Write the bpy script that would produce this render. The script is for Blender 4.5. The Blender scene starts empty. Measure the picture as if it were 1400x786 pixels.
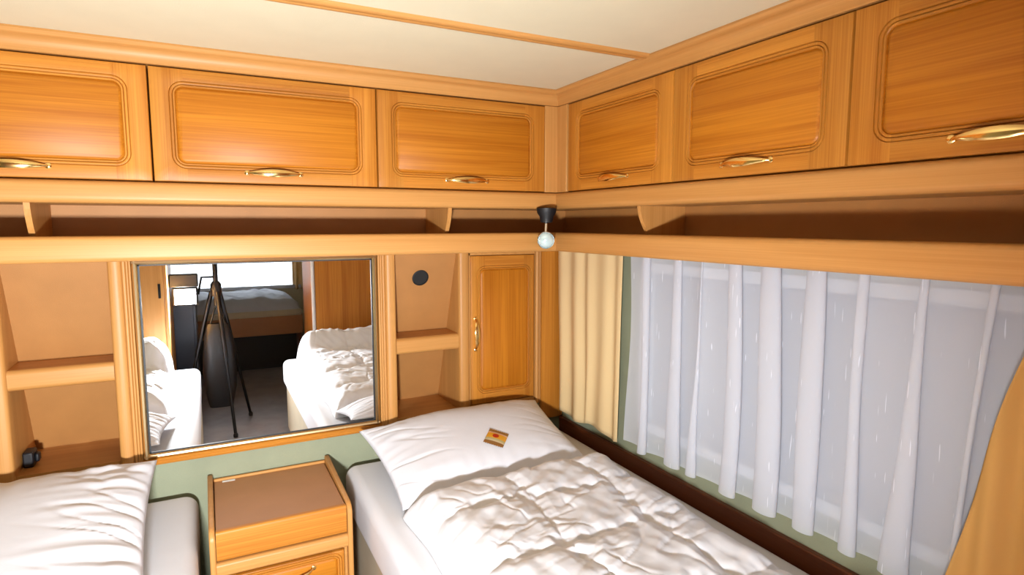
import bpy, math, random
from mathutils import Vector, Matrix, noise

# ------------------------------------------------------------------ camera, world, exposure
S = bpy.context.scene
C = S.collection
PI = math.pi
EYE = 1.42                      # camera height above the floor
FPX = 816.0                     # focal length in pixels of the 1400 x 786 frame
YAW, PITCH = math.radians(27.214), math.radians(6.086)

cam_d = bpy.data.cameras.new('camera')
cam_d.sensor_fit = 'HORIZONTAL'; cam_d.sensor_width = 36.0
cam_d.lens = FPX / 1400.0 * 36.0
cam_d.clip_start = 0.02
cam = bpy.data.objects.new('camera', cam_d); C.objects.link(cam)
cam.location = (0, 0, EYE)
cam.rotation_euler = (PI / 2 - PITCH, 0, -YAW)
S.camera = cam

world = bpy.data.worlds.new('world'); S.world = world
world.use_nodes = True
bg = world.node_tree.nodes['Background']
bg.inputs[0].default_value = (0.86, 0.93, 1.0, 1)
bg.inputs[1].default_value = 4.0

LAMP_W = 70.0                   # the photographer's lamp (built further down)
LAMP_COL = (0.90, 0.955, 1.0)

vs = S.view_settings
vs.view_transform = 'Standard'; vs.look = 'None'; vs.gamma = 1.0
vs.use_curve_mapping = False
vs.exposure = -0.1
S.cycles.diffuse_bounces = 2

# ------------------------------------------------------------------ materials
def new_mat(name):
    m = bpy.data.materials.new(name); m.use_nodes = True
    nt = m.node_tree
    return m, nt, nt.nodes['Principled BSDF']

def plain(name, col, rough=0.5, metal=0.0, coat=0.0, bump=0.0, bscale=200.0, spec=0.5, mottle=0.0):
    m, nt, b = new_mat(name)
    b.inputs['Base Color'].default_value = (*col, 1)
    b.inputs['Roughness'].default_value = rough
    b.inputs['Metallic'].default_value = metal
    b.inputs['Coat Weight'].default_value = coat
    b.inputs['Specular IOR Level'].default_value = spec
    tc = nt.nodes.new('ShaderNodeTexCoord')
    if bump:
        n = nt.nodes.new('ShaderNodeTexNoise'); n.inputs['Scale'].default_value = bscale
        n.inputs['Detail'].default_value = 3
        nt.links.new(tc.outputs['Object'], n.inputs['Vector'])
        bp = nt.nodes.new('ShaderNodeBump'); bp.inputs['Strength'].default_value = bump
        bp.inputs['Distance'].default_value = 0.004
        nt.links.new(n.outputs[0], bp.inputs['Height'])
        nt.links.new(bp.outputs[0], b.inputs['Normal'])
    if mottle:
        n = nt.nodes.new('ShaderNodeTexNoise'); n.inputs['Scale'].default_value = 9.0
        n.inputs['Detail'].default_value = 4
        nt.links.new(tc.outputs['Object'], n.inputs['Vector'])
        r = nt.nodes.new('ShaderNodeValToRGB')
        r.color_ramp.elements[0].position = 0.3; r.color_ramp.elements[1].position = 0.7
        r.color_ramp.elements[0].color = (*[c * (1 - mottle) for c in col], 1)
        r.color_ramp.elements[1].color = (*[min(1, c * (1 + mottle)) for c in col], 1)
        nt.links.new(n.outputs[0], r.inputs[0]); nt.links.new(r.outputs[0], b.inputs['Base Color'])
    return m

def wood(name, light, dark, axis, rough=0.34, strong=1.0, freq=70.0, coat=0.0, vary=0.12):
    """fine lengthwise grain; axis is the direction the grain runs in object space"""
    m, nt, b = new_mat(name)
    L = nt.links.new
    tc = nt.nodes.new('ShaderNodeTexCoord')
    oi = nt.nodes.new('ShaderNodeObjectInfo')
    mul = nt.nodes.new('ShaderNodeMath'); mul.operation = 'MULTIPLY'; mul.inputs[1].default_value = 17.0
    L(oi.outputs['Random'], mul.inputs[0])
    add = nt.nodes.new('ShaderNodeVectorMath'); add.operation = 'ADD'
    L(tc.outputs['Object'], add.inputs[0]); L(mul.outputs[0], add.inputs[1])
    def layer(along, across, detail, dist):
        mp = nt.nodes.new('ShaderNodeMapping')
        sc = [across] * 3; sc[axis] = along
        mp.inputs['Scale'].default_value = sc
        L(add.outputs[0], mp.inputs['Vector'])
        n = nt.nodes.new('ShaderNodeTexNoise'); n.inputs['Scale'].default_value = 1.0
        n.inputs['Detail'].default_value = detail; n.inputs['Distortion'].default_value = dist
        L(mp.outputs[0], n.inputs['Vector'])
        return n
    fine = layer(3.0, freq * 4.5, 3, 0.0)
    broad = layer(0.9, freq * 0.42, 3, 0.6)
    mx = nt.nodes.new('ShaderNodeMix'); mx.data_type = 'FLOAT'
    mx.inputs[0].default_value = 0.55
    L(fine.outputs[0], mx.inputs[2]); L(broad.outputs[0], mx.inputs[3])
    r = nt.nodes.new('ShaderNodeValToRGB')
    h = 0.16 / strong
    r.color_ramp.elements[0].position = 0.5 - h; r.color_ramp.elements[1].position = 0.5 + h
    r.color_ramp.elements[0].color = (*dark, 1); r.color_ramp.elements[1].color = (*light, 1)
    hs = nt.nodes.new('ShaderNodeHueSaturation')
    mr_ = nt.nodes.new('ShaderNodeMapRange'); mr_.inputs[3].default_value = 1 - vary; mr_.inputs[4].default_value = 1 + vary*.6
    L(oi.outputs['Random'], mr_.inputs[0]); L(mr_.outputs[0], hs.inputs['Value'])
    L(mx.outputs[0], r.inputs[0]); L(r.outputs[0], hs.inputs['Color']); L(hs.outputs[0], b.inputs['Base Color'])
    b.inputs['Roughness'].default_value = rough; b.inputs['Specular IOR Level'].default_value = 0.3
    b.inputs['Coat Weight'].default_value = coat; b.inputs['Coat Roughness'].default_value = 0.25
    bp = nt.nodes.new('ShaderNodeBump'); bp.inputs['Strength'].default_value = 0.06
    bp.inputs['Distance'].default_value = 0.002
    L(mx.outputs[0], bp.inputs['Height']); L(bp.outputs[0], b.inputs['Normal'])
    return m

FOIL_L, FOIL_D = (0.63, 0.300, 0.088), (0.52, 0.225, 0.056)
OAK_L, OAK_D = (0.60, 0.235, 0.032), (0.43, 0.138, 0.013)
PAN_L, PAN_D = (0.57, 0.198, 0.014), (0.41, 0.12, 0.006)
foil = [wood('beech_foil_%s' % 'xyz'[a], FOIL_L, FOIL_D, a, 0.42, vary=0.03) for a in range(3)]
oak = [wood('oak_%s' % 'xyz'[a], OAK_L, OAK_D, a, 0.44, 1.3) for a in range(3)]
oakp = [wood('oak_panel_%s' % 'xyz'[a], PAN_L, PAN_D, a, 0.44, 1.35, 55, vary=0.05) for a in range(3)]
ledge_wood = wood('shaded_ledge_wood', (0.17, 0.045, 0.014), (0.11, 0.028, 0.008), 1, 0.4)  # dark wood, deepened further to include the shadow of the bed
board = plain('tan_wallboard', (0.46, 0.20, 0.055), 0.55, bump=0.15, bscale=500, mottle=0.06)
laminate = plain('tan_laminate', (0.44, 0.195, 0.075), 0.45, bump=0.08, bscale=300, mottle=0.05)
sage = plain('sage_wall', (0.30, 0.31, 0.20), 0.8, bump=0.25, bscale=300, mottle=0.05)
cream = plain('cream_ceiling', (0.77, 0.675, 0.47), 0.7, bump=0.1, bscale=250, mottle=0.02)
linen = plain('white_linen', (0.84, 0.83, 0.87), 0.75, bump=0.25, bscale=16, spec=0.25)
duvet_m = plain('white_duvet_cotton', (0.89, 0.885, 0.93), 0.6, bump=0.12, bscale=45, spec=0.35)
pillow_m = plain('white_pillowcase', (0.83, 0.815, 0.86), 0.75, bump=0.12, bscale=22, spec=0.25)
bedbase_m = plain('beige_bed_base', (0.60, 0.50, 0.36), 0.5, mottle=0.04)
brass = plain('brass', (0.92, 0.62, 0.24), 0.16, metal=1.0)
gold = plain('gold_frame', (0.66, 0.50, 0.27), 0.32, metal=1.0)
silver = plain('chrome', (0.86, 0.87, 0.88), 0.12, metal=1.0)
black = plain('black_plastic', (0.008, 0.008, 0.010), 0.5)
blackm = plain('black_metal', (0.02, 0.02, 0.022), 0.35, metal=0.6)
mirror_m = plain('mirror_silver', (0.93, 0.94, 0.94), 0.0, metal=1.0)
frame_white = plain('white_window_plastic', (0.78, 0.78, 0.80), 0.4)
blind_m = plain('grey_blind', (0.36, 0.37, 0.43), 0.6, bump=0.1, bscale=120)
floor_m = plain('grey_floor_vinyl', (0.26, 0.22, 0.22), 0.35, mottle=0.15)
shadeunit_m = plain('shade_and_flare_unit', (0.03, 0.045, 0.09), 0.35)  # shade and blue lamp flare painted into the unit's colour
greyquilt = plain('grey_bedspread', (0.55, 0.56, 0.62), 0.8, bump=0.6, bscale=30)
sticker_m = plain('white_sticker', (0.85, 0.85, 0.82), 0.5)
hole_m = plain('black_mesh', (0.01, 0.01, 0.01), 0.7)

def cloth(name, col, trans, slub=False, opac=1.0):
    m, nt, b = new_mat(name); L = nt.links.new
    out = nt.nodes['Material Output']
    nt.nodes.remove(b)
    d = nt.nodes.new('ShaderNodeBsdfDiffuse'); d.inputs[0].default_value = (*col, 1)
    t = nt.nodes.new('ShaderNodeBsdfTranslucent'); t.inputs[0].default_value = (*col, 1)
    mx = nt.nodes.new('ShaderNodeMixShader'); mx.inputs[0].default_value = trans
    L(d.outputs[0], mx.inputs[1]); L(t.outputs[0], mx.inputs[2])
    last = mx
    tc = nt.nodes.new('ShaderNodeTexCoord')
    if opac < 1:
        tr = nt.nodes.new('ShaderNodeBsdfTransparent')
        m2 = nt.nodes.new('ShaderNodeMixShader'); m2.inputs[0].default_value = opac
        L(tr.outputs[0], m2.inputs[1]); L(mx.outputs[0], m2.inputs[2])
        last = m2
        if slub:      # short bright vertical slub threads woven in
            mp = nt.nodes.new('ShaderNodeMapping'); mp.inputs['Scale'].default_value = (210, 210, 15)
            L(tc.outputs['Object'], mp.inputs[0])
            n = nt.nodes.new('ShaderNodeTexNoise'); n.inputs['Scale'].default_value = 1.0
            n.inputs['Detail'].default_value = 0
            L(mp.outputs[0], n.inputs['Vector'])
            r = nt.nodes.new('ShaderNodeMapRange')
            r.inputs[1].default_value = 0.79; r.inputs[2].default_value = 0.83
            r.inputs[3].default_value = opac; r.inputs[4].default_value = 1.0
            L(n.outputs[0], r.inputs[0]); L(r.outputs[0], m2.inputs[0])
    L(last.outputs[0], out.inputs['Surface'])
    return m
sheer_m = cloth('sheer_voile', (0.90, 0.90, 0.96), 0.30, True, 0.66)
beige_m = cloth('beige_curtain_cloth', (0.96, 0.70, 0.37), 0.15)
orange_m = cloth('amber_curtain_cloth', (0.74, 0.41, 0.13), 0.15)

m, nt, b = new_mat('window_glass')
b.inputs['Transmission Weight'].default_value = 1.0; b.inputs['Roughness'].default_value = 0.0
b.inputs['IOR'].default_value = 1.05; glass_m = m
m, nt, b = new_mat('lamp_glass')
b.inputs['Base Color'].default_value = (0.75, 0.92, 0.92, 1); b.inputs['Metallic'].default_value = 0.35
b.inputs['Roughness'].default_value = 0.12; bulb_m = m
m, nt, b = new_mat('lit_diffuser')
b.inputs['Emission Color'].default_value = (0.9, 0.95, 1, 1); b.inputs['Emission Strength'].default_value = 20
diff_m = m

# ------------------------------------------------------------------ mesh helpers
class MB:
    def __init__(s): s.v, s.f = [], []
    def box(s, x0, x1, y0, y1, z0, z1):
        n = len(s.v)
        s.v += [(x, y, z) for z in (z0, z1) for y in (y0, y1) for x in (x0, x1)]
        s.f += [tuple(n + i for i in q) for q in ((0,2,3,1),(4,5,7,6),(0,1,5,4),(2,6,7,3),(0,4,6,2),(1,3,7,5))]
        return s
    def prism(s, prof, axis, a, b):
        """extrude a closed 2D profile along axis; profile gives the other two coordinates in xyz order"""
        n = len(s.v); k = len(prof)
        for t in (a, b):
            for (p, q) in prof:
                c = [p, q]; c.insert(axis, t); s.v.append(tuple(c))
        for i in range(k):
            j = (i + 1) % k
            s.f.append((n + i, n + j, n + k + j, n + k + i))
        s.f.append(tuple(n + i for i in range(k))[::-1]); s.f.append(tuple(n + k + i for i in range(k)))
        return s
    def tube(s, path, rad, seg=10, flat=1.0):
        n = len(s.v); m = len(path)
        for i, p in enumerate(path):
            p = Vector(p)
            a = Vector(path[max(0, i - 1)]); c = Vector(path[min(m - 1, i + 1)])
            t = (c - a).normalized()
            up = Vector((0, 0, 1)) if abs(t.z) < 0.9 else Vector((0, 1, 0))
            u = t.cross(up).normalized(); w = u.cross(t).normalized()
            r = rad[i] if isinstance(rad, (list, tuple)) else rad
            for k in range(seg):
                an = 2 * PI * k / seg
                s.v.append(tuple(p + u * (math.cos(an) * r) + w * (math.sin(an) * r * (flat[i] if isinstance(flat, list) else flat))))
        for i in range(m - 1):
            for k in range(seg):
                k2 = (k + 1) % seg
                s.f.append((n + i*seg + k, n + i*seg + k2, n + (i+1)*seg + k2, n + (i+1)*seg + k))
        s.f.append(tuple(n + k for k in range(seg))[::-1])
        s.f.append(tuple(n + (m-1)*seg + k for k in range(seg)))
        return s
    def lathe(s, prof, seg=24, o=(0,0,0), d=(0,0,1)):
        """profile of (radius, height) turned about direction d from o"""
        n = len(s.v); q = Vector(d).normalized().to_track_quat('Z', 'Y'); o = Vector(o)
        for (r, h) in prof:
            for k in range(seg):
                a = 2 * PI * k / seg
                s.v.append(tuple(o + q @ Vector((r*math.cos(a), r*math.sin(a), h))))
        for i in range(len(prof) - 1):
            for k in range(seg):
                k2 = (k + 1) % seg
                s.f.append((n+i*seg+k, n+i*seg+k2, n+(i+1)*seg+k2, n+(i+1)*seg+k))
        s.f.append(tuple(n + k for k in range(seg))[::-1])
        s.f.append(tuple(n + (len(prof)-1)*seg + k for k in range(seg)))
        return s
    def grid(s, fn, nu, nv, flip=False):
        n = len(s.v)
        for j in range(nv + 1):
            for i in range(nu + 1): s.v.append(tuple(fn(i / nu, j / nv)))
        w = nu + 1
        for j in range(nv):
            for i in range(nu):
                q = (n+j*w+i, n+j*w+i+1, n+(j+1)*w+i+1, n+(j+1)*w+i)
                s.f.append(q[::-1] if flip else q)
        return s
    def build(s, name, mat, parent=None, bevel=0.0, seg=2, smooth=False, weld=False, loc=None, rot=None):
        me = bpy.data.meshes.new(name); me.from_pydata(s.v, [], s.f)
        if weld:
            import bmesh
            bm = bmesh.new(); bm.from_mesh(me); bmesh.ops.remove_doubles(bm, verts=bm.verts, dist=1e-5)
            bmesh.ops.recalc_face_normals(bm, faces=bm.faces); bm.to_mesh(me); bm.free()
        me.materials.append(mat); me.validate(); me.update()
        if smooth:
            me.shade_smooth()
            if smooth is not True: me.set_sharp_from_angle(angle=math.radians(smooth))
        o = bpy.data.objects.new(name, me); C.objects.link(o)
        if loc: o.location = loc
        if rot: o.rotation_euler = rot
        if parent: o.parent = parent
        if bevel:
            md = o.modifiers.new('bevel', 'BEVEL'); md.width = bevel; md.segments = seg
            md.limit_method = 'ANGLE'; md.harden_normals = False
            me.shade_smooth(); me.set_sharp_from_angle(angle=math.radians(60))
        return o

def tag(o, label=None, cat=None, group=None, kind=None):
    if label: o['label'] = label
    if cat: o['category'] = cat
    if group: o['group'] = group
    if kind: o['kind'] = kind
    return o
def thing(name, loc, label, cat, rz=0.0, group=None):
    o = bpy.data.objects.new(name, None); C.objects.link(o)
    o.location = loc; o.rotation_euler = (0, 0, rz); o.empty_display_size = 0.05
    return tag(o, label, cat, group)
def B(*a): return MB().box(*a)
def struct(name, mb, mat, label, cat, **k):
    return tag(mb.build(name, mat, **k), label, cat, None, 'structure')

def bullnose(y0, y1, z0, z1, r, n=6, side=-1):
    """profile of a board whose front edge (at y0 if side=-1) is rounded top and bottom"""
    r2 = min(r, (z1 - z0) / 2)
    p = [(y1, z0), (y1, z1)]
    for i in range(n + 1):
        a = PI/2 * i / n
        p.append((y0 - side*(r - r*math.sin(a)), z1 - r2 + r2*math.cos(a)))
    for i in range(n + 1):
        a = PI/2 * i / n
        p.append((y0 - side*(r - r*math.cos(a)), z0 + r2 - r2*math.sin(a)))
    return p

# ------------------------------------------------------------------ dimensions (metres, floor z = 0)
XL, XR = -1.04, 1.40            # side walls
YF, YB = 2.52, -2.50            # front and rear walls
YP = 2.24                       # plane of mirror, posts and lower front wall
DF = 1.95                       # face of the front overhead lockers
XF = 1.195                      # face of the right overhead lockers
ZC = 1.9075                     # ceiling
Z_DT, Z_DB = 1.850, 1.539       # locker doors
Z_RB = 1.475                    # underside of locker rail
Z_ST, Z_SB = 1.387, 1.3165      # shelf fascia
YPART = 0.20                    # partition behind the bed ends

# ------------------------------------------------------------------ the room
struct('floor', B(XL-.06, XR+.06, YB-.06, YF+.08, -0.05, 0), floor_m, 'grey vinyl floor between the beds, seen in the mirror', 'floor')
struct('ceiling', B(XL-.06, XR+.06, YB-.06, YF+.08, ZC, ZC+0.05), cream, 'cream panelled ceiling above the lockers', 'ceiling')
struct('wall_front', B(XL, XR, YF, YF+.06, 0, ZC).box(XL, XR, YP+.004, YF, 0, 0.632), sage, 'sage green front wall below the mirror and niches', 'wall')
struct('wall_left', B(XL-.06, XL, YB, YF+.06, 0, ZC), sage, 'sage green side wall beside the left bed', 'wall')
W1 = (0.30, 1.66, 0.705, 1.255)  # window in right wall: y0 y1 z0 z1
struct('wall_right', B(XR, XR+.06, YB, W1[0], 0, ZC).box(XR, XR+.06, W1[1], YF+.06, 0, ZC)
       .box(XR, XR+.06, W1[0], W1[1], 0, W1[2]).box(XR, XR+.06, W1[0], W1[1], W1[3], ZC), sage,
       'sage green side wall around the curtained window', 'wall')
W2 = (-0.36, 0.98, 0.745, 1.50)
struct('wall_back', B(XL, W2[0], YB-.06, YB, 0, ZC).box(W2[1], XR, YB-.06, YB, 0, ZC)
       .box(W2[0], W2[1], YB-.06, YB, 0, W2[2]).box(W2[0], W2[1], YB-.06, YB, W2[3], ZC), cream,
       'pale rear wall with bright window, seen in the mirror', 'wall')

def window(name, axis, at, w, label, blind):
    """a framed window lying in a wall; axis 0: wall plane x = at, axis 1: wall plane y = at"""
    a0, a1, z0, z1 = w
    def bx(mb, p0, p1, d0, d1, q0, q1):
        return mb.box(d0, d1, p0, p1, q0, q1) if axis == 0 else mb.box(p0, p1, d0, d1, q0, q1)
    f = .035
    mb = MB(); d0, d1 = at - .012, at + .03
    if axis == 1: d0, d1 = at - .03, at + .012
    bx(mb, a0-.03, a1+.03, d0, d1, z0-.03, z0+f-.03); bx(mb, a0-.03, a1+.03, d0, d1, z1-.005, z1+.03)
    bx(mb, a0-.03, a0+.005, d0, d1, z0, z1); bx(mb, a1-.005, a1+.03, d0, d1, z0, z1)
    root = bpy.data.objects.new(name, None); C.objects.link(root)
    tag(root, label, 'window', None, 'structure')
    mb.build('window_frame', frame_white, root, bevel=.003)
    g = at + .045 if axis == 0 else at - .045
    bx(MB(), a0, a1, g-.002, g+.002, z0, z1).build('pane', glass_m, root)
    if blind:
        mb = MB(); n = 22
        for i in range(n):
            za = z0 + (z1-z0)*i/n; zb = z0 + (z1-z0)*(i+1)/n; zm = (za+zb)/2
            mb.prism([(at+.026, za), (at+.030, zm), (at+.026, zb), (at+.028, zb), (at+.032, zm), (at+.028, za)], 1, a0+.004, a1-.004)
        mb.build('blind', blind_m, root)
    return root
window('window_1', 0, XR, W1, 'side window with grey blind behind the white sheer curtain', True)
window('window_2', 1, YB, W2, 'bright rear window seen at the top of the mirror', False)

# ceiling batten and cornices
struct('trim_1', MB().prism([(1.40, ZC), (1.404, ZC-.007), (1.418, ZC-.010), (1.424, ZC-.006), (1.430, ZC-.010), (1.444, ZC-.007), (1.448, ZC)], 0, XL, XF+.01),
       foil[0], 'narrow wooden batten running across the cream ceiling', 'trim', smooth=50)
def cornice(d):        # profile in (outward distance from locker face, z); cove moulding
    pts = [(.06, ZC), (-.028, ZC), (-.030, ZC-.006), (-.026, ZC-.012)]
    for i in range(7):
        a = PI/2*i/6
        pts.append((-.022 + .020*math.sin(a), ZC-.016 - .030*(1-math.cos(a))))
    pts += [(-.002, Z_DT+.004), (.06, Z_DT+.004)]
    return [(d + p, z) for p, z in pts]
struct('trim_2', MB().prism(cornice(DF), 0, XL, XF+.03), foil[0], 'wooden cornice along the ceiling above the front lockers', 'trim', smooth=40)
struct('trim_3', MB().prism(cornice(XF), 1, YPART+.02, DF+.03), foil[1], 'wooden cornice along the ceiling above the window side lockers', 'trim', smooth=40)
struct('trim_4', MB().prism(bullnose(DF-.014, DF+.06, Z_RB, Z_DB-.004, .016), 0, XL, XF+.03), foil[0], 'rounded wooden rail under the front locker doors', 'trim', smooth=40)
struct('trim_5', MB().prism(bullnose(XF-.014, XF+.06, Z_RB, Z_DB-.004, .016), 1, YPART+.02, DF+.03), foil[1], 'rounded wooden rail under the window side locker doors', 'trim', smooth=40)
struct('trim_6', B(1.140, XF+.012, DF-.002, DF+.018, Z_DB-.002, Z_DT+.003).box(XF-.002, XF+.018, 1.885, DF+.02, Z_DB-.002, Z_DT+.003),
       foil[2], 'upright wooden filler strip in the corner between the locker runs', 'trim', bevel=.002)

# ------------------------------------------------------------------ doors
PROF = [(o*.74, d*.8) for o, d in (  # offset outward from the field, depth (negative = sunk)
    (0.000, -.0020), (.004, -.0045), (.009, -.0085), (.0105, -.0035), (.013, -.0015), (.0165, -.0015),
    (.0185, -.0065), (.0205, -.0015), (.024, -.0005), (.0275, -.0010), (.0295, -.0050), (.0315, -.0005), (.034, 0.0))]
K_PANEL = 3
def door_parts(w, h, margin, r0=.014, thick=.019, arc=8, handle=None):
    """raised-field door, local frame: x across, z up from bottom, face at y=0 looking to -y.
    Returns list of (name, MB, material role)"""
    ml, mr, mb_, mt = margin                     # from door edge to outermost bead
    tot = r0 + PROF[-1][0]
    xl, xr, zb, zt = ml + tot, w - mr - tot, mb_ + tot, h - mt - tot
    cs = [((xl, zb), PI, 1.5*PI), ((xr, zb), 1.5*PI, 2*PI), ((xr, zt), 0, .5*PI), ((xl, zt), .5*PI, PI)]
    loops = []
    for (o, d) in PROF:
        L = []
        for (c, a0, a1) in cs:
            for i in range(arc + 1):
                a = a0 + (a1-a0)*i/arc
                L.append((c[0] + (r0+o)*math.cos(a), -d, c[1] + (r0+o)*math.sin(a)))
        loops.append(L)
    for (ins, d) in ((.004, 0.0), (.0012, -.0012), (0.0, -.004), (0.0, -thick)):   # rounded edge to the back
        L = []
        for (c, a0, a1) in cs:
            for i in range(arc + 1):
                a = a0 + (a1-a0)*i/arc; ca, sa = math.cos(a), math.sin(a)
                sx = ((w-ins) - c[0]) if c[0] == xr else (c[0] - ins)
                sz = ((h-ins) - c[1]) if c[1] == zt else (c[1] - ins)
                k = max(abs(ca), abs(sa))
                L.append((c[0] + sx*ca/k, -d, c[1] + sz*sa/k))
        loops.append(L)
    n = arc + 1; N = 4 * n
    out = {}
    def quad(key, i, j):
        m = out.setdefault(key, MB()); b = len(m.v); j2 = (j+1) % N
        m.v += [loops[i][j], loops[i][j2], loops[i+1][j2], loops[i+1][j]]; m.f.append((b, b+3, b+2, b+1))
    for i in range(len(loops) - 1):
        for j in range(N):
            corner = j // n; straight = (j % n == arc)
            if i < K_PANEL: key = ('panel', 0)
            elif straight and corner == 0: key = ('rail', 0)
            elif straight and corner == 2: key = ('rail', 1)
            else:
                if straight: key = ('stile', 1) if corner == 1 else ('stile', 0)
                else: key = ('stile', 1) if corner in (1, 2) else ('stile', 0)
            quad(key, i, j)
    m = out[('panel', 0)]; b = len(m.v); m.v += loops[0]; m.f.append(tuple(b + k for k in range(N))[::-1])
    b = len(m.v); m.v += [loops[-1][k] for k in range(N)]; m.f.append(tuple(b + k for k in range(N)))
    return out
def bow_handle(length, out, drop=0.0):
    """arched bar from end to end, bowing out towards -y, along local x"""
    mb = MB(); path, rad, fl = [], [], []
    for i in range(17):
        t = i/16; x = (t-.5)*length
        path.append((x, -out*math.sin(PI*t)**.6 - .001, drop*math.sin(PI*t)))
        rad.append(.0024 + .0012*math.sin(PI*t))
        fl.append(1.3 + 1.9*math.sin(PI*t))
    mb.tube(path, rad, 10, fl)
    for sx in (-.5, .5): mb.lathe([(.008, 0), (.008, .002), (.005, .004)], 12, (sx*length, 0, 0), (0, -1, 0))
    return mb
DOORMESH = {}
def make_door(w, h, margin, parent, mats, handle=None, key=None):
    """part 'door' = the raised panel mesh; sub-parts: stiles, rails, handle"""
    if key not in DOORMESH:
        DOORMESH[key] = {k: v for k, v in door_parts(w, h, margin).items()}
    D = DOORMESH[key]
    root = D[('panel', 0)].build('door', mats['panel'], parent, smooth=40, weld=True)
    for k in (0, 1):
        D[('stile', k)].build('stile', mats['stile'], root, smooth=40, weld=True)
        D[('rail', k)].build('rail', mats['rail'], root, smooth=40, weld=True)
    if handle:
        hx, hz, vert = handle
        o = bow_handle(.150 if not vert else .13, .022).build('handle', brass, root, smooth=50)
        o.location = (hx, 0, hz)
        if vert: o.rotation_euler = (0, PI/2, 0)
        o['label'] = 'gold bow handle'
    return root
lock_mats = dict(panel=oakp[0], stile=oak[2], rail=oak[0])
def locker(x0, x1, front, label, group):
    w = x1 - x0 - .004; h = Z_DT - Z_DB
    if front: root = thing('overhead_locker', (x0 + .002, DF, Z_DB), label, 'cabinet', 0, group)
    else: root = thing('overhead_locker', (XF, x1 - .002, Z_DB), label, 'cabinet', -PI/2, group)
    dp = (2.19 - DF) if front else (XR - .005 - XF)
    t = .012; z0, z1 = -.003, ZC - .003 - Z_DB
    mb = MB().box(0, t, .021, dp, z0, z1).box(w-t, w, .021, dp, z0, z1).box(t, w-t, .021, dp, z0, z0+t)
    mb.box(t, w-t, .021, dp, z1-t, z1).box(t, w-t, dp-t, dp, z0+t, z1-t)
    mb.build('carcass', foil[0], root)
    make_door(w, h, (.044, .044, .034, .031) if front else (.048, .048, .036, .034), root, lock_mats, (w*.5, .031, False), ('lock', round(w, 3)))
    return root
FG, RG = 'overhead lockers on the front wall', 'overhead lockers along the window side'
locker(-.735, -.117, True, 'overhead locker above the left niche, cut off by the left picture edge', FG)
locker(-.117, .513, True, 'overhead locker right above the mirror', FG)
locker(.513, 1.142, True, 'overhead locker above the round black vent and small cupboard door', FG)
locker(1.330, 1.880, False, 'overhead locker next to the corner on the window side, smallest in view', RG)
locker(.805, 1.330, False, 'middle overhead locker on the window side, above the sheer curtain', RG)
locker(.262, .805, False, 'large overhead locker nearest the viewer, cut off by the right picture edge', RG)

# ------------------------------------------------------------------ open shelf under the lockers
def divider(y0, depth, t=.014):
    """local: thickness along x, depth along +y, curved front edge"""
    zt, zb = Z_RB, Z_ST - .045
    p = [(depth, zb), (depth, zt)]
    for i in range(9):
        k = i/8; z = zt + (zb - zt)*k
        p.append((.006 + .075*k**1.7, z))
    return p
sf = thing('wall_shelf', (0, DF, Z_SB), 'long open wooden shelf between mirror and front lockers', 'shelf')
def loc(mb, root):      # shift world-space vertices into the thing's frame
    inv = Matrix.Translation(root.location) @ root.rotation_euler.to_matrix().to_4x4()
    inv = inv.inverted(); mb.v = [tuple(inv @ Vector(v)) for v in mb.v]; return mb
loc(MB().prism(bullnose(DF-.010, DF+.022, Z_SB, Z_ST, .014), 0, XL, XF+.02), sf).build('front_edge', foil[0], sf, smooth=40)
loc(B(XL, XR, DF+.022, 2.24, Z_SB+.004, Z_SB+.022), sf).build('shelf_board', foil[0], sf)
loc(B(XL, XR, 2.195, 2.21, Z_SB+.022, Z_DB), sf).build('back_panel', board, sf)
loc(B(XL, XR, DF+.06, 2.195, Z_RB, Z_RB+.010), sf).build('top_panel', foil[0], sf)
for x in (-.404, .764):
    loc(MB().prism([(DF + p, z) for p, z in divider(0, .245)], 0, x-.007, x+.007), sf).build('divider', foil[2], sf)
sr = thing('wall_shelf', (XF, 0, Z_SB), 'open wooden shelf with pelmet edge above the window curtains', 'shelf')
loc(MB().prism(bullnose(XF-.010, XF+.022, Z_SB, Z_ST, .014), 1, YPART+.02, DF+.02), sr).build('front_edge', foil[1], sr, smooth=40)
loc(B(XF+.022, XR, YPART+.02, DF+.02, Z_SB+.004, Z_SB+.022), sr).build('shelf_board', foil[1], sr)
loc(B(XR-.014, XR-.002, YPART+.02, 2.195, Z_SB+.022, Z_DB), sr).build('back_panel', board, sr)
loc(B(XF+.06, XR-.014, YPART+.02, DF+.06, Z_RB, Z_RB+.010), sr).build('top_panel', foil[1], sr)
for y in (1.478,):
    p = [(XF + a, z) for a, z in divider(0, .19)]
    mb = MB().prism(p, 1, y-.007, y+.007)
    loc(mb, sr).build('divider', foil[2], sr)

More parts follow.
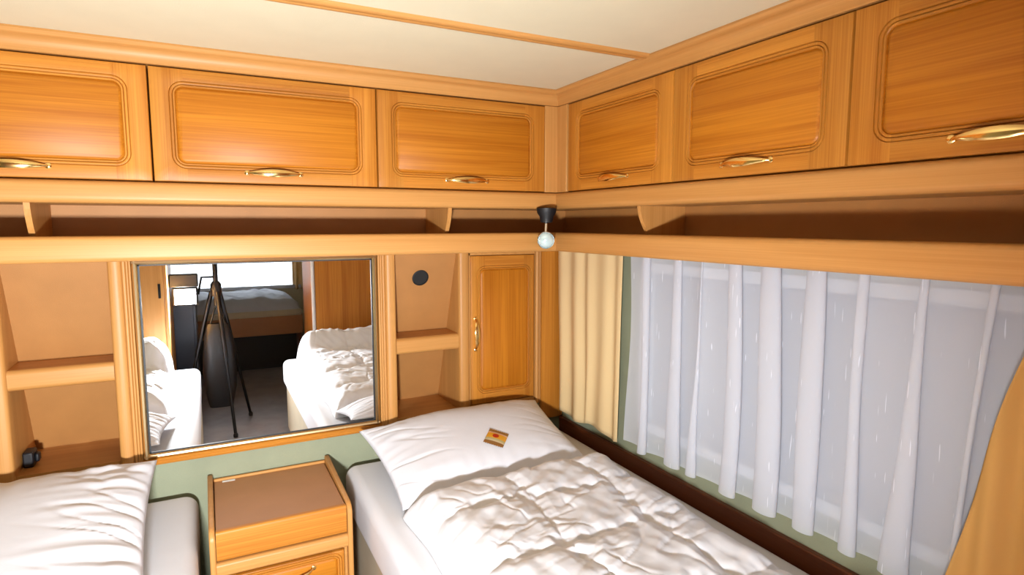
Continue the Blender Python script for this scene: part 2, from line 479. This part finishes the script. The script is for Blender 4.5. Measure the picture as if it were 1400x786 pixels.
# ------------------------------------------------------------------ lower front wall: niches, mirror, corner cupboard
ZN = 0.655                      # top of the niche bases
def back_y(z): return 2.26 + (1.30 - z) * .36
def post_profile(x0, x1, flutes):
    w = x1 - x0; p = [(x0, YP+.03), (x1, YP+.03), (x1, YP-.002)]
    if flutes:
        segs = [.60, .16, .12, .12] if flutes > 0 else [.12, .12, .16, .60]      # wide nose and three fine beads
        xa = x1
        for g_ in segs[::-1]:
            st = w * g_
            for k in range(1, 7):
                a = PI*k/7
                p.append((xa - st*(1-math.cos(a))/2, YP - .002 - (.012 if g_ > .3 else .005)*math.sin(a)**.6))
            xa -= st
            p.append((xa, YP - .002))
    else:
        for k in range(1, 8):
            a = PI*k/8
            p.append((x1 - w*(1-math.cos(a))/2, YP - .002 - .014*math.sin(a)**.6))
        p.append((x0, YP-.002))
    return p
def niche(x0, x1, pl, pr, label, shelf_z):
    root = thing('niche_shelf', ((x0+x1)/2, YP, ZN), label, 'shelf')
    def add(name, mb, mat, **k): return loc(mb, root).build(name, mat, root, **k)
    if pl: add('post', MB().prism(post_profile(*pl), 2, .634, Z_SB), foil[2], smooth=50)
    if pr: add('post', MB().prism(post_profile(*pr), 2, .634, Z_SB), foil[2], smooth=50)
    yb0, yb1 = back_y(1.32), back_y(ZN)
    bp = MB(); bp.prism([(yb0, 1.3165), (yb1, ZN), (min(yb1+.012, 2.515), ZN), (yb0+.012, 1.3165)], 0, x0, x1); add('back_panel', bp, board)
    for xs in ((x0-.012, x0), (x1, x1+.012)):
        add('side_panel', MB().prism([(YP+.0305, ZN), (yb1+.01, ZN), (max(yb0+.01, YP+.04), 1.3165), (YP+.0305, 1.3165)], 0, *xs), foil[2])
    add('base_panel', B(x0, x1, YP-.0, yb1, ZN-.02, ZN), foil[0])
    yb = back_y(shelf_z)
    add('shelf', MB().prism(bullnose(YP-.006, YP+.02, shelf_z-.064, shelf_z, .016), 0, x0, x1).prism(
        [(YP+.02, shelf_z-.018), (YP+.02, shelf_z), (yb, shelf_z), (yb+.006, shelf_z-.018)], 0, x0, x1), foil[0], smooth=40)
    return root
nl = niche(-.544, -.275, (-.615, -.544, 0), (-.275, -.212, 1), 'open wooden niche with one shelf left of the mirror', .983)
nr = niche(.645, .905, (.578, .645, -1), (.905, .951, 0), 'open wooden niche with one shelf right of the mirror', .975)
# round vent grille on the sloped back of the right niche
hx, hz = .765, 1.205
hy = back_y(hz)
n_ = Vector((0, -1, -.36)).normalized()
v = MB().lathe([(.034, 0), (.034, .003), (.030, .005), (.029, .002), (.0, .002)], 32, (hx, hy, hz), n_)
loc(v, nr).build('vent_hole', hole_m, nr, smooth=40)['label'] = 'round black vent'
# small black plug in the lower corner of the left niche
pl = tag(B(-.540, -.512, 2.30, 2.36, ZN+.001, ZN+.050).box(-.512, -.500, 2.315, 2.345, ZN+.012, ZN+.04).build('wall_plug', black, bevel=.005),
         'small black plug in the bottom corner of the left niche', 'plug')

# blank wooden panel left of the left niche
struct('trim_7', B(XL, -.615, YP, YP+.02, .634, Z_SB), foil[2], 'plain wooden panel at the far left beside the niche', 'trim')

struct('trim_10', B(XL, -.737, DF, DF+.018, Z_DB-.002, Z_DT+.003), foil[2], 'plain wooden filler at the left end of the front lockers', 'trim')

# mirror
MX0, MX1, MZ0, MZ1 = -.210, .572, .650, 1.306
mr = thing('wall_mirror', ((MX0+MX1)/2, YP, MZ0), 'large rectangular wall mirror in a thin gold frame', 'mirror')
g = .016
loc(B(MX0+g-.004, MX1-g+.004, YP-.004, YP+.004, MZ0+g-.004, MZ1-g+.004), mr).build('mirror_glass', mirror_m, mr)
def fr(x0, x1, z0, z1, vert):
    mb = MB()
    if vert: mb.prism([(x0, YP+.006), (x1, YP+.006), (x1, YP-.006), (x1-.005, YP-.012), (x0+.005, YP-.014), (x0, YP-.008)], 2, z0, z1)
    else: mb.prism([(YP+.006, z0), (YP+.006, z1), (YP-.006, z1), (YP-.012, z1-.005), (YP-.014, z0+.005), (YP-.008, z0)], 0, x0, x1)
    loc(mb, mr).build('frame_rail', gold, mr)
fr(MX0, MX0+g, MZ0, MZ1, True); fr(MX1-g, MX1, MZ0, MZ1, True)
fr(MX0, MX1, MZ0, MZ0+g, False); fr(MX0, MX1, MZ1-g, MZ1, False)
mb = MB()
for (x0, x1, z0, z1) in ((MX0+g, MX0+g+.005, MZ0+g, MZ1-g), (MX1-g-.005, MX1-g, MZ0+g, MZ1-g), (MX0+g, MX1-g, MZ0+g, MZ0+g+.004), (MX0+g, MX1-g, MZ1-g-.004, MZ1-g)):
    mb.box(x0, x1, YP-.007, YP-.003, z0, z1)
loc(mb, mr).build('inner_edge', black, mr)['label'] = 'dark inner edge'
struct('trim_8', MB().prism([(YP+.004, .624), (YP+.004, .649), (YP-.006, .649), (YP-.012, .645), (YP-.010, .638), (YP-.014, .633), (YP-.012, .627), (YP-.004, .624)], 0, -.212, .578),
       oak[0], 'narrow wooden moulding below the mirror', 'trim', smooth=50)

# corner cupboard with small door
cc = thing('corner_cupboard', (1.1, YP, .64), 'narrow corner cupboard with one upright door beside the curtain', 'cabinet')
loc(B(.951, 1.265, YP+.022, 2.5, .636, Z_SB).box(.951, .958, YP-.002, YP+.022, .636, Z_SB).box(.951, 1.26, YP-.002, YP+.022, 1.292, Z_SB)
    .box(.951, 1.26, YP-.002, YP+.022, .636, .664), cc).build('carcass', foil[2], cc)
loc(MB().prism(post_profile(1.262, 1.290, 1), 2, .636, Z_SB), cc).build('post', foil[2], cc, smooth=50)
loc(B(1.290, XR-.002, YP-.014, YP+.003, .56, Z_SB), cc).build('side_panel', oak[2], cc)
dr = make_door(.298, .624, (.026, .012, .040, .040), cc, dict(panel=oakp[2], stile=oak[2], rail=oak[0]), (.020, .30, True), 'cup')
dr.location = (.960 - 1.1, -.004, .666 - .64)

# ------------------------------------------------------------------ corner spotlight
sl = thing('corner_spotlight', (1.165, 1.985, Z_RB), 'small black spotlight hanging in the corner under the locker rail', 'spotlight')
# the fitting hangs from the panel under the lockers
a = MB().lathe([(.001, 0), (.037, 0), (.035, .016), (.026, .030), (.022, .052), (.001, .054)], 28, (1.128, 1.915, Z_RB+.002), (0, 0, -1))
loc(a, sl).build('ceiling_base', black, sl, smooth=40)
hc = Vector((1.108, 1.885, 1.362)); hd = Vector((-.42, -.88, -.10)).normalized()
loc(MB().tube([(1.126, 1.913, Z_RB-.028), (1.122, 1.907, Z_RB-.062), (1.116, 1.900, 1.385)], .006, 10), sl).build('stem', silver, sl, smooth=50)
loc(MB().lathe([(.012, -.055), (.020, -.050), (.024, -.020), (.031, .0), (.032, .010), (.029, .010)], 28, hc, hd), sl).build('spot_head', black, sl, smooth=40)
loc(MB().lathe([(.030, .006), (.0315, .012), (.0295, .014), (.027, .010)], 28, hc, hd), sl).build('trim_ring', silver, sl, smooth=40)
bl = MB(); pr = [(.027, .008)] + [(.027*math.cos(PI/2*i/8), .010 + .016*math.sin(PI/2*i/8)) for i in range(8)] + [(.001, .026)]
loc(bl.lathe(pr, 16, hc, hd), sl).build('bulb', bulb_m, sl, smooth=30)['label'] = 'pale glass reflector bulb'

# ------------------------------------------------------------------ curtains
def fold(y, per, amp, seed, sharp=1.0):
    ph = y/per*2*PI + 1.6*noise.noise((y*3.1, seed, 0)) + .9*noise.noise((y*9.0, seed+3, 0))
    s = math.sin(ph)
    return amp*(math.copysign(abs(s)**sharp, s)*(1+.5*noise.noise((y*5, seed+7, 0))))
def curtain(name, mat, y0, y1, z0, z1, x, per, amp, seed, label, nu=240, nv=40, flare=0.0, slant=0.0, sharp=1.0, hem=0.012):
    def fn(u, v):
        z = z0 + (z1-z0)*v
        k = (.55 + .45*(1-v))
        yy = y0 + (y1-y0)*u
        d = fold(yy, per, amp*k, seed, sharp)
        lean = .012*noise.noise((yy*6, v*1.5, seed))
        y = yy + flare*(1-v)*(u-.5)*2 + slant*(1-v) + lean*(1-v)*1.5
        zz = z + (1-v)*hem*(noise.noise((yy*7, seed, 1)) - .6*math.sin(yy/per*2*PI)*.5)
        return (x - abs(amp) + d, y, zz)
    mb = MB().grid(fn, nu, nv)
    o = mb.build(name, mat, smooth=True)
    o.modifiers.new('thick', 'SOLIDIFY').thickness = .0012
    return tag(o, label, 'curtain')
curtain('window_curtain', beige_m, 2.215, 1.755, .598, 1.335, 1.372, .105, .009, 2.0,
        'beige curtain hanging in the corner beside the cupboard', 200, 40, .012, -.0)
def sheer(u, v):
    # pleats fold over themselves: the cloth runs sideways as well as in and out
    y0, y1 = 1.690, .335; z0 = .612 + .026*u
    k = .78 + .22*(1-v)
    yy = y0 + (y1-y0)*u
    ph = yy/.128*2*PI + 2.6*noise.noise((yy*2.3, 4.0, v*.35)) + 1.7*noise.noise((yy*7, 9.0, v*.8))
    am = 1.05 + .6*noise.noise((yy*4.1, 2.0, v*.5))
    y = yy + .052*k*am*math.sin(ph) + .030*(1-v)*u + .010*noise.noise((yy*5, v*2, 3.3))*(1-v)
    x = 1.354 + .021*k*am*math.cos(ph)
    z = z0 + (1.335-z0)*v + (1-v)*.010*noise.noise((yy*6, 1.0, 0))
    return (x, y, z)
o = MB().grid(sheer, 700, 50).build('sheer_curtain', sheer_m, smooth=True)
tag(o, 'white sheer curtain drawn across the side window', 'curtain')
def amber(u, v):
    z = .58 + (1.335-.58)*v
    k = 1-v
    ya = .475 + .150*(k**.8) ; yb = .30
    y = ya + (yb-ya)*u
    return (1.300 - .022*k + fold(y*1.0, .07, .010, 9) , y, z)
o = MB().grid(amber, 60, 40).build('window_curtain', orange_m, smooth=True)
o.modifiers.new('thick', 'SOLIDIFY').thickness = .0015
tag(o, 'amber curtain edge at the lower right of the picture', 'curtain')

# ------------------------------------------------------------------ beds
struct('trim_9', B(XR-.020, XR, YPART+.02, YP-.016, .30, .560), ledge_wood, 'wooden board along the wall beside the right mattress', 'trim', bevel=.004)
def smooth01(t): t = max(0., min(1., t)); return t*t*(3-2*t)
def bed(x0, x1, y0, y1, name_side, label_b, label_m, door_side):
    b_ = thing('bed_base', ((x0+x1)/2, (y0+y1)/2, 0), label_b, 'bed')
    mb = B(x0+.02, x1-.005, y0+.01, y1-.005, .05, .345)
    loc(mb, b_).build('base_box', bedbase_m, b_, bevel=.006)
    loc(B(x0+.06, x1-.02, y0+.04, y1-.02, 0, .05), b_).build('plinth', black, b_)
    # mattress with fitted sheet
    zt, zb, r = .520, .346, .042
    mm = MB().box(x0, x1, y0, y1, zb, zt)
    o = mm.build('mattress', linen)
    md = o.modifiers.new('bevel', 'BEVEL'); md.width = r; md.segments = 7
    o.data.shade_smooth()
    tag(o, label_m, 'mattress')
    return o
bed(.425, 1.376, .275, 2.215, 'r', 'beige bed base under the right mattress', 'right mattress in a white fitted sheet below the window', 0)
bed(XL+.004, -.060, .275, 2.215, 'l', 'beige bed base under the left mattress', 'left mattress in a white fitted sheet beside the bedside cabinet', 0)

def pillow(label, BL, BR, FR, FL, T, wr, seed, floor_z=.5225, left_wr=1.0):
    BL, BR, FR, FL = map(Vector, (BL, BR, FR, FL)); n = 110
    def edge(u, v):
        a = max(0, 1-abs(u)**2.6); c = max(0, 1-abs(v)**2.6)
        return (a*c)**.5
    def mid(u, v):
        # pull the middles of the edges in a little so the corners stand out
        uu = u*(1 - .05*(1-v*v)*abs(u)**3); vv = v*(1 - .05*(1-u*u)*abs(v)**3)
        s, t = (uu+1)/2, (vv+1)/2
        return FL*(1-s)*(1-t) + FR*s*(1-t) + BL*(1-s)*t + BR*s*t
    def wrinkle(p, u, v):
        e = max(abs(u), abs(v))
        ax = noise.noise((p.x*4+seed, p.y*26, seed)) ; ay = noise.noise((p.x*24, p.y*5+seed, seed+4))
        kx = smooth01((abs(u)-.15)/.8) * (left_wr if (u < 0) == (seed < 10) else .35)
        ky = smooth01((abs(v)-.3)/.7)*.6
        dg = noise.noise(((p.x+p.y)*5, (p.x-p.y)*19, seed+9))
        kd = smooth01((abs(u)*abs(v)-.25)/.6)
        f = noise.noise((p.x*3.2, p.y*3.2, seed+2))
        q = p + Vector((.03*noise.noise((p.x*6, p.y*6, seed)), .03*noise.noise((p.x*6, p.y*6, seed+5)), 0))
        cs_ = abs(noise.noise((q.x*3+q.y*2, (q.y+q.x*.35)*12, seed+14)))
        cs_ = max(0., 1 - cs_*8)**1.4 * kx * left_wr
        return wr*(ax*kx + ay*ky + dg*kd*1.1 - .9*cs_) + .010*f
    def top(s, t):
        u, v = 2*s-1, 2*t-1
        p = mid(u, v); e = edge(u, v)
        return p + Vector((0, 0, T*e + wrinkle(p, u, v)*min(1, e*2.2)))
    def bot(s, t):
        u, v = 2*s-1, 2*t-1
        p = mid(u, v); e = edge(u, v)
        p.z = max(min(p.z, floor_z + (p.z-floor_z)*1), p.z - T*.9*e)
        z = p.z - 0
        q = Vector(p); q.z = max(floor_z, z - T*.25*e) if z > floor_z else floor_z
        return q
    mb = MB().grid(top, n, n).grid(bot, n, n, True)
    o = mb.build('pillow', pillow_m, smooth=True, weld=True)
    return tag(o, label, 'pillow')
rp = pillow('big white pillow at the head of the right bed with a small packet on it',
       (.475, 2.165, .655), (1.235, 2.185, .665), (1.20, 1.72, .565), (.50, 1.70, .550), .072, .006, 3.0, left_wr=1.0)
pillow('big white pillow on the left bed with one pointed corner by the mirror',
       (-.96, 2.19, .62), (-.168, 2.16, .668), (-.150, 1.42, .545), (-.93, 1.40, .535), .085, .013, 11.0, left_wr=.8)

def duvet(label, x0, x1, y0, y1, seed, th, cell, foot, nx=200, ny=230, xin=0.0, yskew=0.0):
    """quilted duvet lying on the mattress; y0 = foot end, y1 = head edge"""
    zb = .5225
    def fn(s, t):
        y = y0 + (y1-y0)*t
        xa = x0 + .018*noise.noise((y*5, seed, 0)); xb = x1 + xin*(1-t) + .018*noise.noise((y*5, seed+5, 0))
        x = xa + (xb-xa)*s
        ye = .022*noise.noise((x*6, seed, 8)) + yskew*(s-.5)
        y += ye*smooth01((t-.6)/.4)
        dx = min(x-xa, xb-x); dy = min(y-y0, (y1+ye)-y)
        r = .10
        def rnd(d): d = max(0, min(1, d/r)); return (1-(1-d)**2)**.5
        e = rnd(dx)*rnd(dy)
        wx = x + .05*noise.noise((x*3, y*3, seed)); wy = y + .05*noise.noise((x*3, y*3, seed+20))
        cx = abs(math.sin(PI*(wx-x0-.02)/cell)); cy = abs(math.sin(PI*(wy-y1-.02)/cell))
        puff = (min(1, cx*2.2)**.5)*(min(1, cy*2.2)**.5)
        nearx = math.exp(-(cx/.35)**2); neary = math.exp(-(cy/.35)**2)
        w1 = noise.noise((x*7, y*34, seed+1))*nearx + noise.noise((x*34, y*7, seed+2))*neary
        rg = 1-abs(noise.noise((x*9+seed, y*7, 4)))*2
        rg2 = 1-abs(noise.noise((x*17-y*8, y*13+x*6, seed+6)))*2
        big = noise.noise((x*2.3, y*2.3, seed+9))
        dgn = noise.noise((x*6+y*5, (x-y)*21, seed+12)) + .6*noise.noise((x*24+y*6, y*9-x*5, seed+15))
        def crease(a, b, sd):      # narrow sharp fold lines
            n_ = noise.noise((a, b, sd)); return max(0., 1 - abs(n_)*9)**1.5 * smooth01(.5 + 1.6*noise.noise((a*.6, b*.3, sd+50)))
        qx = x + .05*noise.noise((x*5, y*5, seed+40)); qy = y + .05*noise.noise((x*5, y*5, seed+44))
        cr = crease(qx*4+qy*2, (qy-qx*.45)*13, seed+3) + .8*crease((qx+qy)*9, (qx-qy*.8)*5, seed+8)
        h = -.0048*cr + th*(.86 + .14*puff) + .011*w1 + .003*rg + .0012*rg2 + .0065*dgn + .018*big
        fb = smooth01((y0+foot[0]-y)/.14)*foot[1]*(1+.25*noise.noise((x*5, y*5, seed+31)))
        sk = smooth01((x - (x0 if foot[2] else xa))/.10) if foot[2] else 1
        return (x, y, zb + max(.0, e*(h+fb*sk)) + (0 if e > 0 else 0))
    o = MB().grid(fn, nx, ny).grid(lambda s, t: (x0+.01+(x1+xin-x0-.02)*s, y0+.01+(y1-y0-.02)*t, zb), 2, 2, True).build('duvet', duvet_m, smooth=True)
    return tag(o, label, 'duvet')
duvet('white quilted duvet spread over the right bed', .505, 1.262, .31, 1.720, 2.0, .105, .270, (.30, .09, 0), xin=-.07, yskew=0.02)
duvet('white rumpled duvet on the left bed, seen in the mirror', -1.0, -.20, .31, 1.30, 8.0, .10, .245, (.42, .12, 0), 120, 150)

# sweet packet on the pillow
from mathutils.bvhtree import BVHTree
pm = rp.data; bvh = BVHTree.FromPolygons([v.co for v in pm.vertices], [p.vertices[:] for p in pm.polygons])
hit, nrm, _, _ = bvh.ray_cast(Vector((.890, 1.855, 1.2)), Vector((0, 0, -1)))
if nrm.z < 0: nrm = -nrm
pk = thing('sweet_packet', hit - nrm*.001, 'small yellow and brown sweet packet lying on the right pillow', 'packet')
pk.rotation_euler = (nrm.to_track_quat('Z', 'Y').to_matrix() @ Matrix.Rotation(PI - .78, 3, 'Z')).to_euler()
m, nt, b = new_mat('packet_print')
L = nt.links.new
tc = nt.nodes.new('ShaderNodeTexCoord'); sep = nt.nodes.new('ShaderNodeSeparateXYZ'); L(tc.outputs['Generated'], sep.inputs[0])
r = nt.nodes.new('ShaderNodeValToRGB'); r.color_ramp.interpolation = 'CONSTANT'
for p, c in ((0, (.30, .16, .01)), (.12, (.75, .42, .28)), (.24, (.72, .32, .02)), (.66, (.45, .36, .16)), (.78, (.55, .42, .25)), (.88, (.22, .09, .02))):
    e = r.color_ramp.elements[0] if p == 0 else r.color_ramp.elements.new(p)
    e.position = p; e.color = (*c, 1)
r.color_ramp.elements[-1].position = 1.0; r.color_ramp.elements[-1].color = (.22, .09, .02, 1)
L(sep.outputs['Y'], r.inputs[0])
vm = nt.nodes.new('ShaderNodeVectorMath'); vm.operation = 'DISTANCE'; vm.inputs[1].default_value = (.55, .45, .5)
L(tc.outputs['Generated'], vm.inputs[0])
gt = nt.nodes.new('ShaderNodeMath'); gt.operation = 'LESS_THAN'; gt.inputs[1].default_value = .16
mp = nt.nodes.new('ShaderNodeMapping'); mp.inputs['Scale'].default_value = (1, 1, 0); mp.inputs['Location'].default_value = (0, 0, .5)
L(tc.outputs['Generated'], mp.inputs[0]); L(mp.outputs[0], vm.inputs[0])
L(vm.outputs['Value'], gt.inputs[0])
mx = nt.nodes.new('ShaderNodeMix'); mx.data_type = 'RGBA'; L(gt.outputs[0], mx.inputs[0]); L(r.outputs[0], mx.inputs[6])
mx.inputs[7].default_value = (.42, .02, .008, 1); L(mx.outputs[2], b.inputs['Base Color']); b.inputs['Roughness'].default_value = .35
packet_m = m
def pk_top(s, t): return ((s-.5)*.072, (t-.5)*.068, .004 + .007*math.sin(PI*s)**.5*math.sin(PI*t)**.5)
def pk_bot(s, t): return ((s-.5)*.072, (t-.5)*.068, .003)
MB().grid(pk_top, 12, 12).grid(pk_bot, 12, 12, True).build('wrapper', packet_m, pk, smooth=True)
mb = MB()
for sy in (-1, 1):
    n = 9
    pts = [(-.036 + .072*i/(n*2), sy*(.034 + (.006 if i % 2 else .009))) for i in range(n*2+1)]
    base = [(.036, sy*.033), (-.036, sy*.033)]
    pr = pts + base
    if sy < 0: pr = pr[::-1]
    mb.prism(pr, 2, .0035, .005)
mb.build('crimped_end', plain('packet_crimp', (.30, .13, .03), .4), pk)

# ------------------------------------------------------------------ bedside cabinet
NX0, NX1, NY0, NY1, NZ = -.030, .376, 1.846, YP, .535
ns = thing('bedside_cabinet', ((NX0+NX1)/2, (NY0+NY1)/2, 0), 'small oak bedside cabinet with drawer between the two beds', 'bedside cabinet')
def add(name, mb, mat, **k): return loc(mb, ns).build(name, mat, ns, **k)
def side_prof():
    p = [(NY1-.002, 0), (NY1-.002, NZ+.022), (NY1-.012, NZ+.026)]
    for i in range(7):
        a = PI/2*i/6
        p.append((NY0+.028 - .040*math.sin(a), NZ-.026 + .034*math.cos(a)))
    p.append((NY0-.012, 0))
    return p
for x0, x1 in ((NX0, NX0+.016), (NX1-.016, NX1)):
    add('side_panel', MB().prism(side_prof(), 0, x0, x1), foil[2], bevel=.004)
xi0, xi1 = NX0+.016, NX1-.016
add('tabletop', B(xi0+.003, xi1-.003, NY0+.006, NY1-.016, NZ-.018, NZ), laminate, bevel=.0015)
add('back_rail', B(xi0, xi1, NY1-.014, NY1-.002, .42, NZ+.008), foil[0], bevel=.003)
add('flap', MB().prism(bullnose(NY0-.006, NY0+.012, .446, NZ+.001, .008), 0, xi0+.002, xi1-.002), oak[0], smooth=40)
add('front_rail', MB().prism(bullnose(NY0-.010, NY0+.012, .398, .442, .012), 0, xi0, xi1), foil[0], smooth=40)
add('carcass', B(xi0, xi1, NY0+.014, NY1-.016, .02, NZ-.03), foil[0])
add('plinth', B(xi0, xi1, NY0+.004, NY0+.016, 0, .055), foil[0])
wd = xi1 - xi0 - .024
ds = door_parts(wd, .118, (.004, .004, .002, .002), .008, .016)
dd = ds[('panel', 0)].build('drawer', oakp[0], ns, smooth=40, weld=True)
dd.location = (xi0+.012 - ns.location.x, NY0-.006 - ns.location.y, .274)
for k in (0, 1):
    ds[('stile', k)].build('stile', oak[2], dd, smooth=40, weld=True); ds[('rail', k)].build('rail', oak[0], dd, smooth=40, weld=True)
h_ = bow_handle(.16, .030, -.016).build('handle', brass, dd, smooth=50); h_.location = (wd/2, 0, .084); h_['label'] = 'gold bow handle'
ds = door_parts(wd, .20, (.010, .010, .010, .010), .010, .016)
d2 = ds[('panel', 0)].build('door', oakp[0], ns, smooth=40, weld=True)
d2.location = (xi0+.012 - ns.location.x, NY0-.006 - ns.location.y, .064)
for k in (0, 1):
    ds[('stile', k)].build('stile', oak[2], d2, smooth=40, weld=True); ds[('rail', k)].build('rail', oak[0], d2, smooth=40, weld=True)
add('sticker', B(.015, .055, NY1-.030, NY1-.018, NZ, NZ+.001), sticker_m)['label'] = 'small white sticker'

# ------------------------------------------------------------------ what the mirror shows behind the camera
wr = thing('wardrobe', (-.63, .02, 0), 'tall wooden wardrobe at the left edge of the mirror reflection', 'wardrobe')
loc(B(XL+.002, -.222, -.40, YPART-.02, .0, ZC-.002), wr).build('carcass', foil[2], wr)
wdr = loc(B(XL+.004, -.240, YPART-.02, YPART, .06, ZC-.05), wr).build('door', foil[2], wr, bevel=.003)
loc(B(-.270, -.256, YPART, YPART+.006, .96, 1.05), wr).build('recessed_grip', blackm, wdr, bevel=.002)
wr2 = thing('wardrobe', (1.02, .02, 0), 'tall wooden wardrobe at the right edge of the mirror reflection', 'wardrobe')
loc(B(.668, XR-.002, -.40, YPART-.002, 0, ZC-.002), wr2).build('carcass', oak[2], wr2)
loc(MB().tube([(.655, YPART-.02, 0), (.655, YPART-.02, ZC-.002)], .013, 12), wr2).build('corner_post', frame_white, wr2, smooth=50)

kb = thing('kitchen_unit', (-.55, -.9, 0), 'kitchen unit coloured as if in shade, reflected in the left part of the mirror', 'kitchen unit')
loc(B(XL+.002, -.085, -1.30, -.62, .06, .88), kb).build('carcass', shadeunit_m, kb)
loc(B(XL+.002, -.075, -1.31, -.61, .88, .91), kb).build('worktop', shadeunit_m, kb, bevel=.004)
for i in range(2):
    d_ = loc(B(XL+.02 + i*.47, XL+.02 + i*.47 + .45, -.62, -.605, .08, .86), kb).build('door', shadeunit_m, kb, bevel=.003)
loc(B(XL+.04, -.12, -1.26, -.66, 0, .06), kb).build('plinth', black, kb)

bn = thing('rear_bunk', (.5, -2.0, 0), 'rear bunk with grey bedding below the bright window, in the mirror', 'bed')
loc(B(-.45, .82, -1.62, -1.60, .36, .56), bn).build('front_board', laminate, bn, bevel=.003)
loc(B(-.41, .78, -1.80, -1.78, 0, .50), bn).build('shade_panel', black, bn)  # added black sheet standing in for the shade under the open bunk
loc(B(-.45, .82, YB+.01, -1.62, .50, .53), bn).build('bed_slab', laminate, bn)
loc(B(-.45, .82, -1.66, -1.595, .53, .60), bn).build('mattress_edge', bedbase_m, bn, bevel=.02, seg=4)
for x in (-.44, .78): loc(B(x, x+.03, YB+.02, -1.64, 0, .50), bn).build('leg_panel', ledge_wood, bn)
def bs(s, t):
    x = -.44 + 1.25*s; y = -1.60 - .88*t
    e = min(1, (1-abs(2*s-1)**8))**.5 * min(1, t/.12)**.5
    return (x, y, .585 + e*(.13 + .02*noise.noise((x*6, y*6, 2)) + .012*noise.noise((x*17, y*14, 5))))
loc(MB().grid(bs, 80, 60), bn).build('bedspread', greyquilt, bn, smooth=True)
o = curtain('window_curtain', beige_m, .0, .17, .70, 1.62, 0, .06, .016, 21.0, 'beige curtain beside the bright rear window, in the mirror', 60, 20)
o.rotation_euler = (0, 0, PI/2); o.location = (1.02, YB+.03, 0)

# photographer's tripod, camera and lamp (they show in the mirror and light the room)
TX, TY = .055, -.075
tp = thing('camera_tripod', (TX, TY, 0), 'black camera tripod standing on the floor, reflected in the mirror', 'tripod')
loc(MB().tube([(TX, TY, .86), (TX, TY, 1.30)], .016, 14), tp).build('centre_column', blackm, tp, smooth=50)
loc(MB().lathe([(.001, 0), (.034, 0), (.036, .02), (.034, .08), (.020, .10), (.001, .10)], 20, (TX, TY, .93)), tp).build('leg_hub', black, tp, smooth=40)
for k in range(3):
    a = math.radians(75 + 120*k)
    d = Vector((math.cos(a), math.sin(a), 0)); b0 = Vector((TX, TY, .96)) + d*.03; b1 = Vector((TX, TY, .012)) + d*.27
    lg = loc(MB().tube([b0, b0.lerp(b1, .48)], .014, 10).tube([b0.lerp(b1, .46), b1], .010, 10), tp).build('leg', blackm, tp, smooth=50)
    loc(MB().lathe([(.001, -.012), (.014, -.012), (.015, .006), (.010, .016), (.001, .016)], 12, b1), tp).build('rubber_foot', black, lg, smooth=40)
loc(MB().tube([(TX, TY, 1.06), (-.03, -.072, 1.06), (-.055, -.072, .945)], .008, 10), tp).build('lamp_arm', blackm, tp, smooth=50)
bgx, bgy = TX, TY + .015
def bag(s, t):
    a = 2*PI*s; z = .16 + .58*t
    w = .105*(math.sin(PI*min(1, .12 + .80*t))**.35); d = .07*(math.sin(PI*min(1, .12 + .85*t))**.4)
    c, q = math.cos(a), math.sin(a)
    return (bgx + w*math.copysign(abs(c)**.7, c)*(1+.06*noise.noise((c, q, t*6))), bgy + d*math.copysign(abs(q)**.7, q), z)
bt = thing('camera_bag', (bgx, bgy, .16), 'black bag hanging under the tripod, reflected in the mirror', 'bag')
loc(MB().grid(bag, 32, 24), bt).build('bag_body', black, bt, smooth=True, weld=True)
loc(MB().tube([(bgx-.05, bgy, .72), (bgx-.012, bgy, .85), (bgx+.012, bgy, .85), (bgx+.05, bgy, .72)], .006, 8), bt).build('strap', black, bt, smooth=50)
cb = thing('photo_camera', (TX, TY, 1.30), 'black camera on top of the tripod, above the mirror reflection', 'camera')
fw = Vector((math.sin(YAW), math.cos(YAW), 0)); rt = Vector((math.cos(YAW), -math.sin(YAW), 0))
cc0 = Vector((0, 0, EYE)) - fw*.085
def cbx(x0, x1, y0, y1, z0, z1):
    mb = MB().box(x0, x1, y0, y1, z0, z1)
    mb.v = [tuple(cc0 + rt*x + fw*y + Vector((0, 0, z))) for x, y, z in mb.v]
    return loc(mb, cb)
cbx(-.062, .062, -.03, .022, -.048, .040).build('camera_body', black, cb, bevel=.008)
cbx(-.022, .022, -.03, .020, .040, .062).build('viewfinder_hump', black, cb, bevel=.006)
loc(MB().lathe([(.001, 0), (.030, 0), (.031, .03), (.028, .05), (.022, .052), (.020, .045), (.001, .045)], 24, cc0 + fw*.022, fw), cb).build('lens', black, cb, smooth=40)
loc(MB().lathe([(.001, 0), (.022, 0), (.022, .05), (.028, .055), (.028, .068), (.001, .068)], 20, (TX, TY, 1.300)), cb).build('mount_plate', blackm, cb, smooth=40)

LP = Vector((-.13, .0, .94))
pl = thing('photo_lamp', (LP.x, LP.y, LP.z), 'bright white photo lamp with black housing, reflected in the mirror', 'lamp')
loc(B(LP.x-.075, LP.x+.075, -.055, -.004, LP.z-.06, LP.z+.06), pl).build('lamp_housing', black, pl, bevel=.008)
loc(B(LP.x-.09, LP.x+.08, -.06, .012, LP.z+.064, LP.z+.15), pl).build('battery_box', black, pl, bevel=.008)
loc(B(LP.x-.062, LP.x+.062, -.004, .001, LP.z-.05, LP.z+.05), pl).build('diffuser', diff_m, pl)
ld = bpy.data.lights.new('lamp_light', 'AREA'); ld.shape = 'RECTANGLE'; ld.size = .12; ld.size_y = .095
ld.energy = LAMP_W; ld.color = LAMP_COL; ld.spread = math.radians(158)
lo = bpy.data.objects.new('lamp_light', ld); C.objects.link(lo); lo.parent = pl
lo.location = (0, .004, 0)
lo.rotation_euler = (math.radians(90 + 0), 0, math.radians(4))
